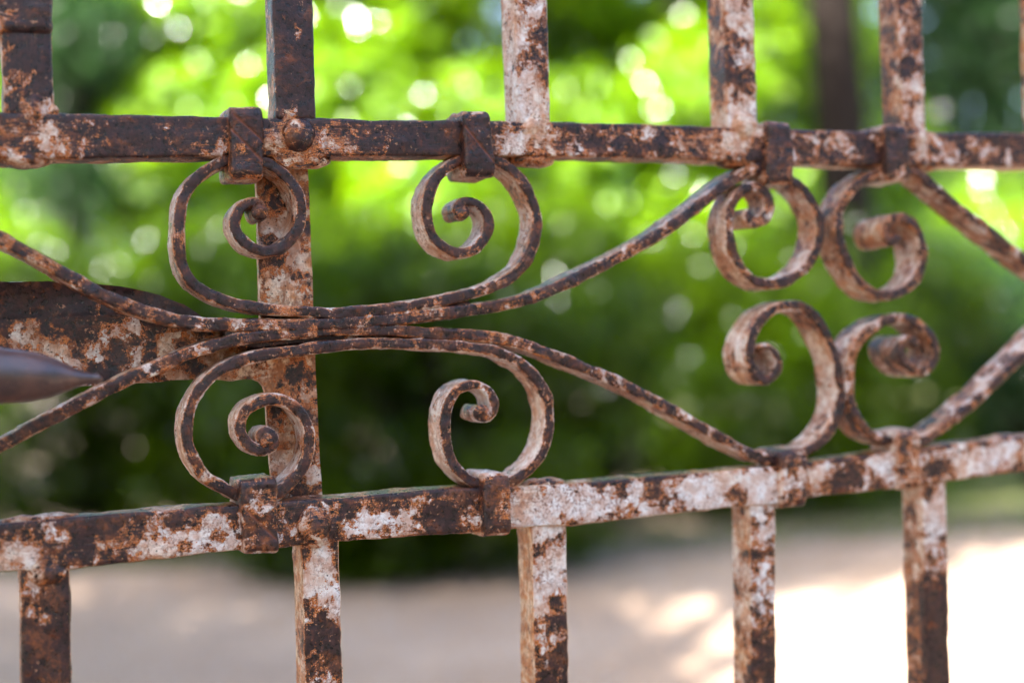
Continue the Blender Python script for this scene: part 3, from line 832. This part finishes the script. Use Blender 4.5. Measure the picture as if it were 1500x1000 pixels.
def wood(name, parent, limbs):
    V, Fc = [], []
    for p in limbs:
        v, f = limb(p)
        k = len(V); V += v; Fc += [tuple(i + k for i in q) for q in f]
    me = bpy.data.meshes.new(name); me.from_pydata([tuple(v) for v in V], [], Fc)
    me.materials.append(BARK)
    me.polygons.foreach_set('use_smooth', np.ones(len(me.polygons), dtype=bool))
    o = bpy.data.objects.new(name, me); COL.objects.link(o); o.parent = parent
    return o
def at(px, Y):
    return (px - 750) / FPX * Y
def plant(name, cat, label, X, Y, lumps, n, size, mat, trunk_r=0.05, forks=None, group=None, shell=0.55):
    t = bpy.data.objects.new(name, None); COL.objects.link(t)
    t.location = (X, Y, 0); t['label'] = label; t['category'] = cat
    if group: t['group'] = group
    leaves('crown', t, lumps, n, size, mat, None, shell)
    limbs = []
    top = max(l[2] for l in lumps)
    fork = forks if forks is not None else 0.25
    limbs.append([(0, 0, -0.05, trunk_r * 1.3), (0.02, 0, fork * 0.5, trunk_r), (0.0, 0.03, fork, trunk_r * 0.9), (0, 0, min(top, fork + 0.8), trunk_r * 0.4)])
    for l in lumps:
        limbs.append([(0, 0, fork * 0.85, trunk_r * 0.6), (l[0] * 0.45, l[1] * 0.45, fork + (l[2] - fork) * 0.6, trunk_r * 0.4), (l[0], l[1], l[2], trunk_r * 0.2)])
    wood('trunk', t, limbs)
    return t
def lumpy(rx, ry, z0, z1, n, r):
    out = []
    for i in range(n):
        a = random.uniform(0, 6.28); q = math.sqrt(random.random())
        z = z0 + (z1 - z0) * random.random()
        k = 1 - 0.35 * abs((z - (z0 + z1) / 2) / ((z1 - z0) / 2 + 1e-6)) ** 2
        s = r * random.uniform(0.75, 1.25)
        out.append((rx * q * math.cos(a) * k, ry * q * math.sin(a) * k, z, s * 1.15, s, s * 0.85))
    return out

# near shrubs behind the path
plant('shrub', 'shrub', 'rounded green shrub bulging onto the path behind the middle of the gate', at(640, 6.95), 6.95, lumpy(1.15, 0.6, 0.14, 1.45, 27, 0.34), 36000, 0.060, LEAF_MID)
plant('shrub', 'shrub', 'dark green shrub at the left edge behind the leaf plates', at(130, 8.1), 8.2, lumpy(1.35, 0.5, 0.18, 1.6, 24, 0.40), 28000, 0.064, LEAF_MID)
plant('shrub', 'shrub', 'green shrub set back between the left scrolls, behind the flat ochre bar', at(400, 8.9), 8.9, lumpy(1.0, 0.5, 0.4, 1.75, 14, 0.42), 16000, 0.064, LEAF_MID)
plant('shrub', 'shrub', 'green shrub set back behind the long straps right of the middle', at(880, 8.6), 8.6, lumpy(1.0, 0.5, 0.35, 1.75, 15, 0.40), 18000, 0.064, LEAF_MID)
plant('shrub', 'shrub', 'green shrub at the right, seen through the pair of right-hand scrolls', at(1160, 8.8), 8.8, lumpy(1.0, 0.5, 0.18, 1.75, 20, 0.40), 24000, 0.064, LEAF_MID)
plant('shrub', 'shrub', 'low dark green shrub at the far right edge beside the pale lawn', at(1500, 9.6), 9.6, lumpy(0.8, 0.5, 0.5, 1.5, 10, 0.38), 12000, 0.062, LEAF_DARK)
# tall trees in the sun behind them
plant('tree', 'tree', 'sunlit lime green tree at upper left, right of the narrow dark foliage', at(330, 11), 11.0, lumpy(1.3, 0.8, 1.2, 4.4, 22, 0.60), 38000, 0.118, LEAF_LIME, 0.09, 0.9)
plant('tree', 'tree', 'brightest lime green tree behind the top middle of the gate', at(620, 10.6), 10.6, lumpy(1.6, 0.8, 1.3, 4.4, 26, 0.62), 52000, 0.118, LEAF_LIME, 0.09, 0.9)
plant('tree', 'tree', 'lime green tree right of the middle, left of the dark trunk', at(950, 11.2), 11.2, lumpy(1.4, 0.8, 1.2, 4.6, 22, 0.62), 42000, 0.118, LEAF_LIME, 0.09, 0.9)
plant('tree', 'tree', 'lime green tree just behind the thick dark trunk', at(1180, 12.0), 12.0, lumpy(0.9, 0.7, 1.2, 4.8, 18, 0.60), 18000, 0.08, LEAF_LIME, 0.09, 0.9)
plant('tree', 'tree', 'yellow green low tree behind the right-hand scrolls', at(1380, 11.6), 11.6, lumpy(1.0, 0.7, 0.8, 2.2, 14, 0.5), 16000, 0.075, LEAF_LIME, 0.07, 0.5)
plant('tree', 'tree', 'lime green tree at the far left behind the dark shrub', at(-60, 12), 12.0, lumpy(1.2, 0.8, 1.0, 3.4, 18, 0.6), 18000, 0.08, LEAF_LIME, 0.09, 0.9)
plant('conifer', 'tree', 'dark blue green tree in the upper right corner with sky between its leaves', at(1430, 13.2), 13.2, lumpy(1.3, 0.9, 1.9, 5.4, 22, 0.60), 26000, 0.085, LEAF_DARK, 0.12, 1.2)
plant('conifer', 'tree', 'narrow dark foliage filling the shadowy gap in the upper left corner against the lime leaves', at(120, 9.9), 9.9, lumpy(0.28, 0.3, 2.1, 4.2, 14, 0.34), 9000, 0.06, LEAF_DARK, 0.06, 1.6)  # dark leaf mass stands in for a shadowy gap
# tree whose dark trunk shows at the upper right
def trunk_tree():
    X, Y = at(1245, 9.9), 9.9
    t = bpy.data.objects.new('tree', None); COL.objects.link(t); t.location = (X, Y, 0)
    t['label'] = 'tree with a thick dark trunk rising behind the right-hand scrolls'; t['category'] = 'tree'
    tr = [(0, 0, -0.1, 0.24), (0.0, 0, 0.5, 0.20), (0.02, 0, 1.4, 0.185), (-0.01, 0.02, 2.6, 0.175), (-0.05, 0.05, 3.8, 0.16), (0, 0, 5.2, 0.10)]
    lumps = [(a * 1.3, b_ * 1.2, z, .9, .8, .6) for a, b_, z in [(-1, .2, 4.8), (0, .8, 5.2), (1, .2, 5.0), (0.2, -.4, 5.6), (-.8, 1, 5.6), (.9, 1.1, 5.7)]]
    limbs = [tr] + [[(0, 0, 3.6, 0.09), (l[0] * .5, l[1] * .5, 4.2, 0.06), (l[0], l[1], l[2], 0.03)] for l in lumps]
    wood('trunk', t, limbs)
    leaves('crown', t, lumps, 9000, 0.08, LEAF_MID, None)
trunk_tree()
# unseen overhead tree added to shade gate and path; stands left of and behind the camera
def shade_tree():
    X, Y = -3.4, -1.2
    t = bpy.data.objects.new('unseen_shade_tree', None); COL.objects.link(t); t.location = (X, Y, 0)
    t['label'] = 'unseen broad tree added to cast shade on the gate and the path'; t['category'] = 'tree'
    lumps = []
    def over(px_, py_, z, r):      # lump that shades ground point (px_, py_)
        c = Vector((px_, py_, 0)) + SUN_DIR * (z / SUN_DIR.z)
        lumps.append((c.x - X, c.y - Y, z, r, r * 0.95, r * 0.42))
    # above the gate (the gate's middle is at height 1.15)
    for gx, gy in [(-0.9, -0.2), (0.1, 0.3), (1.1, 0.6), (2.0, 0.9), (0.4, 1.5), (-0.5, 1.2), (1.5, 1.8), (0.3, -0.8), (1.4, -0.4)]:
        over(gx, gy, random.uniform(4.4, 5.2), 0.95)
    # above the left of the path and the shrubs
    for gx, gy in [(-3.6, 3.0), (-2.4, 2.6), (-1.2, 3.2), (-3.2, 4.4), (-2.0, 4.6), (-0.9, 4.8), (-0.1, 5.6), (-3.0, 6.2), (-1.8, 6.3), (-0.8, 6.9), (0.1, 3.4), (-4.2, 5.6), (0.5, 6.9), (-2.2, 7.6), (-0.2, 4.2), (-0.8, 3.7), (-1.7, 3.8), (-0.1, 5.0), (-1.4, 5.4), (-2.6, 5.3), (0.9, 7.4), (-3.4, 8.4), (-2.2, 8.7), (-1.1, 8.3), (0.0, 8.0), (3.3, 10.9), (3.6, 11.3), (4.0, 11.7), (3.6, 9.4), (1.0, 2.2), (0.2, 2.4), (1.9, 2.3), (-0.6, 2.2), (0.9, 1.1), (0.9, 6.7), (1.6, 7.2), (2.4, 7.7), (3.2, 8.1), (2.0, 8.3), (-2.9, 3.7), (-0.5, 5.9), (-1.5, 4.5), (-2.6, 4.4), (-0.7, 4.3), (-3.8, 7.2), (-2.9, 7.4), (-1.2, 7.3), (0.2, 7.3)]:
        over(gx, gy, random.uniform(4.9, 5.6), 0.85)
    limbs = [[(0, 0, -0.1, 0.30), (0.05, 0, 1.2, 0.25), (0.2, 0.2, 2.6, 0.22), (0.4, 0.5, 3.9, 0.16), (0.6, 0.8, 5.0, 0.08)]]
    for l in lumps:
        limbs.append([(0.3, 0.35, 3.3, 0.06), (0.3 + (l[0] - .3) * .4, .35 + (l[1] - .35) * .4, 4.4, 0.026), (l[0], l[1], l[2], 0.008)])
    wood('trunk', t, limbs)
    leaves('crown', t, lumps, 125000, 0.11, LEAF_MID, None, 0.15)
shade_tree()

# far wood closing the view
def far_wood():
    lumps = []
    for i in range(70):
        x = -20 + i * 0.62 + random.uniform(-.4, .4)
        lumps.append((x, random.uniform(-1.5, 1.5), random.uniform(0.8, 3.2), 1.3, 1.1, 1.3))
        lumps.append((x, random.uniform(-1.5, 1.5) + 1, random.uniform(3.2, 6.5), 1.4, 1.1, 1.3))
        lumps.append((x, random.uniform(-1, 1) + 2, random.uniform(6.0, 10.5), 1.5, 1.1, 1.5))
    o = leaves('distant_wood', None, lumps, 130000, 0.21, LEAF_MID, (0, 24, 0), kind='stuff')
    o['label'] = 'distant green wood closing the view behind the garden trees'; o['category'] = 'wood'
far_wood()

# tall hedge added behind the camera to dim frontal light and reflections
def near_hedge():
    lumps = []
    for i in range(34):
        a = math.radians(-105 + i * 210 / 33)
        for z in (0.7, 2.0, 3.2):
            rr = 7.0 + random.uniform(-.4, .4)
            lumps.append((rr * math.sin(a), -rr * math.cos(a) + 3.0, z + random.uniform(-.2, .2), 0.9, 0.9, 0.9))
    t = bpy.data.objects.new('unseen_hedge', None); COL.objects.link(t); t.location = (0, 0, 0)
    t['label'] = 'tall dark hedge put behind the camera to darken reflections on the gate'; t['category'] = 'unseen_hedge'
    leaves('foliage', t, lumps, 60000, 0.13, LEAF_DARK, None, 0.7)
near_hedge()

# grass tufts on the lawn and along the path edge
def grass():
    n = 14000
    X = rng.uniform(1.2, 9, n); Y = 8.3 + rng.random(n) ** 1.6 * 9
    m2 = 2500
    X = np.concatenate([X, rng.uniform(-4.5, 3.5, m2)]); Y = np.concatenate([Y, rng.normal(7.75, 0.14, m2)])
    n = len(X)
    H = rng.uniform(0.03, 0.10, n); a = rng.uniform(0, 6.28, n); w = 0.006
    lean = rng.normal(0, 0.03, (n, 2))
    P = np.zeros((n, 3, 3))
    P[:, 0] = np.stack([X - w * np.cos(a), Y - w * np.sin(a), np.zeros(n)], -1)
    P[:, 1] = np.stack([X + w * np.cos(a), Y + w * np.sin(a), np.zeros(n)], -1)
    P[:, 2] = np.stack([X + lean[:, 0], Y + lean[:, 1], H], -1)
    me = bpy.data.meshes.new('grass'); me.from_pydata(P.reshape(-1, 3).tolist(), [], np.arange(n * 3).reshape(-1, 3).tolist())
    me.materials.append(leaf_mat('grass_blade', (0.06, 0.10, 0.02), (0.14, 0.17, 0.05), (0.15, 0.25, 0.04), (0.3, 0.35, 0.1)))
    o = bpy.data.objects.new('grass', me); COL.objects.link(o); o['kind'] = 'stuff'
    o['label'] = 'short grass on the lawn and along the edge of the path'; o['category'] = 'grass'
grass()
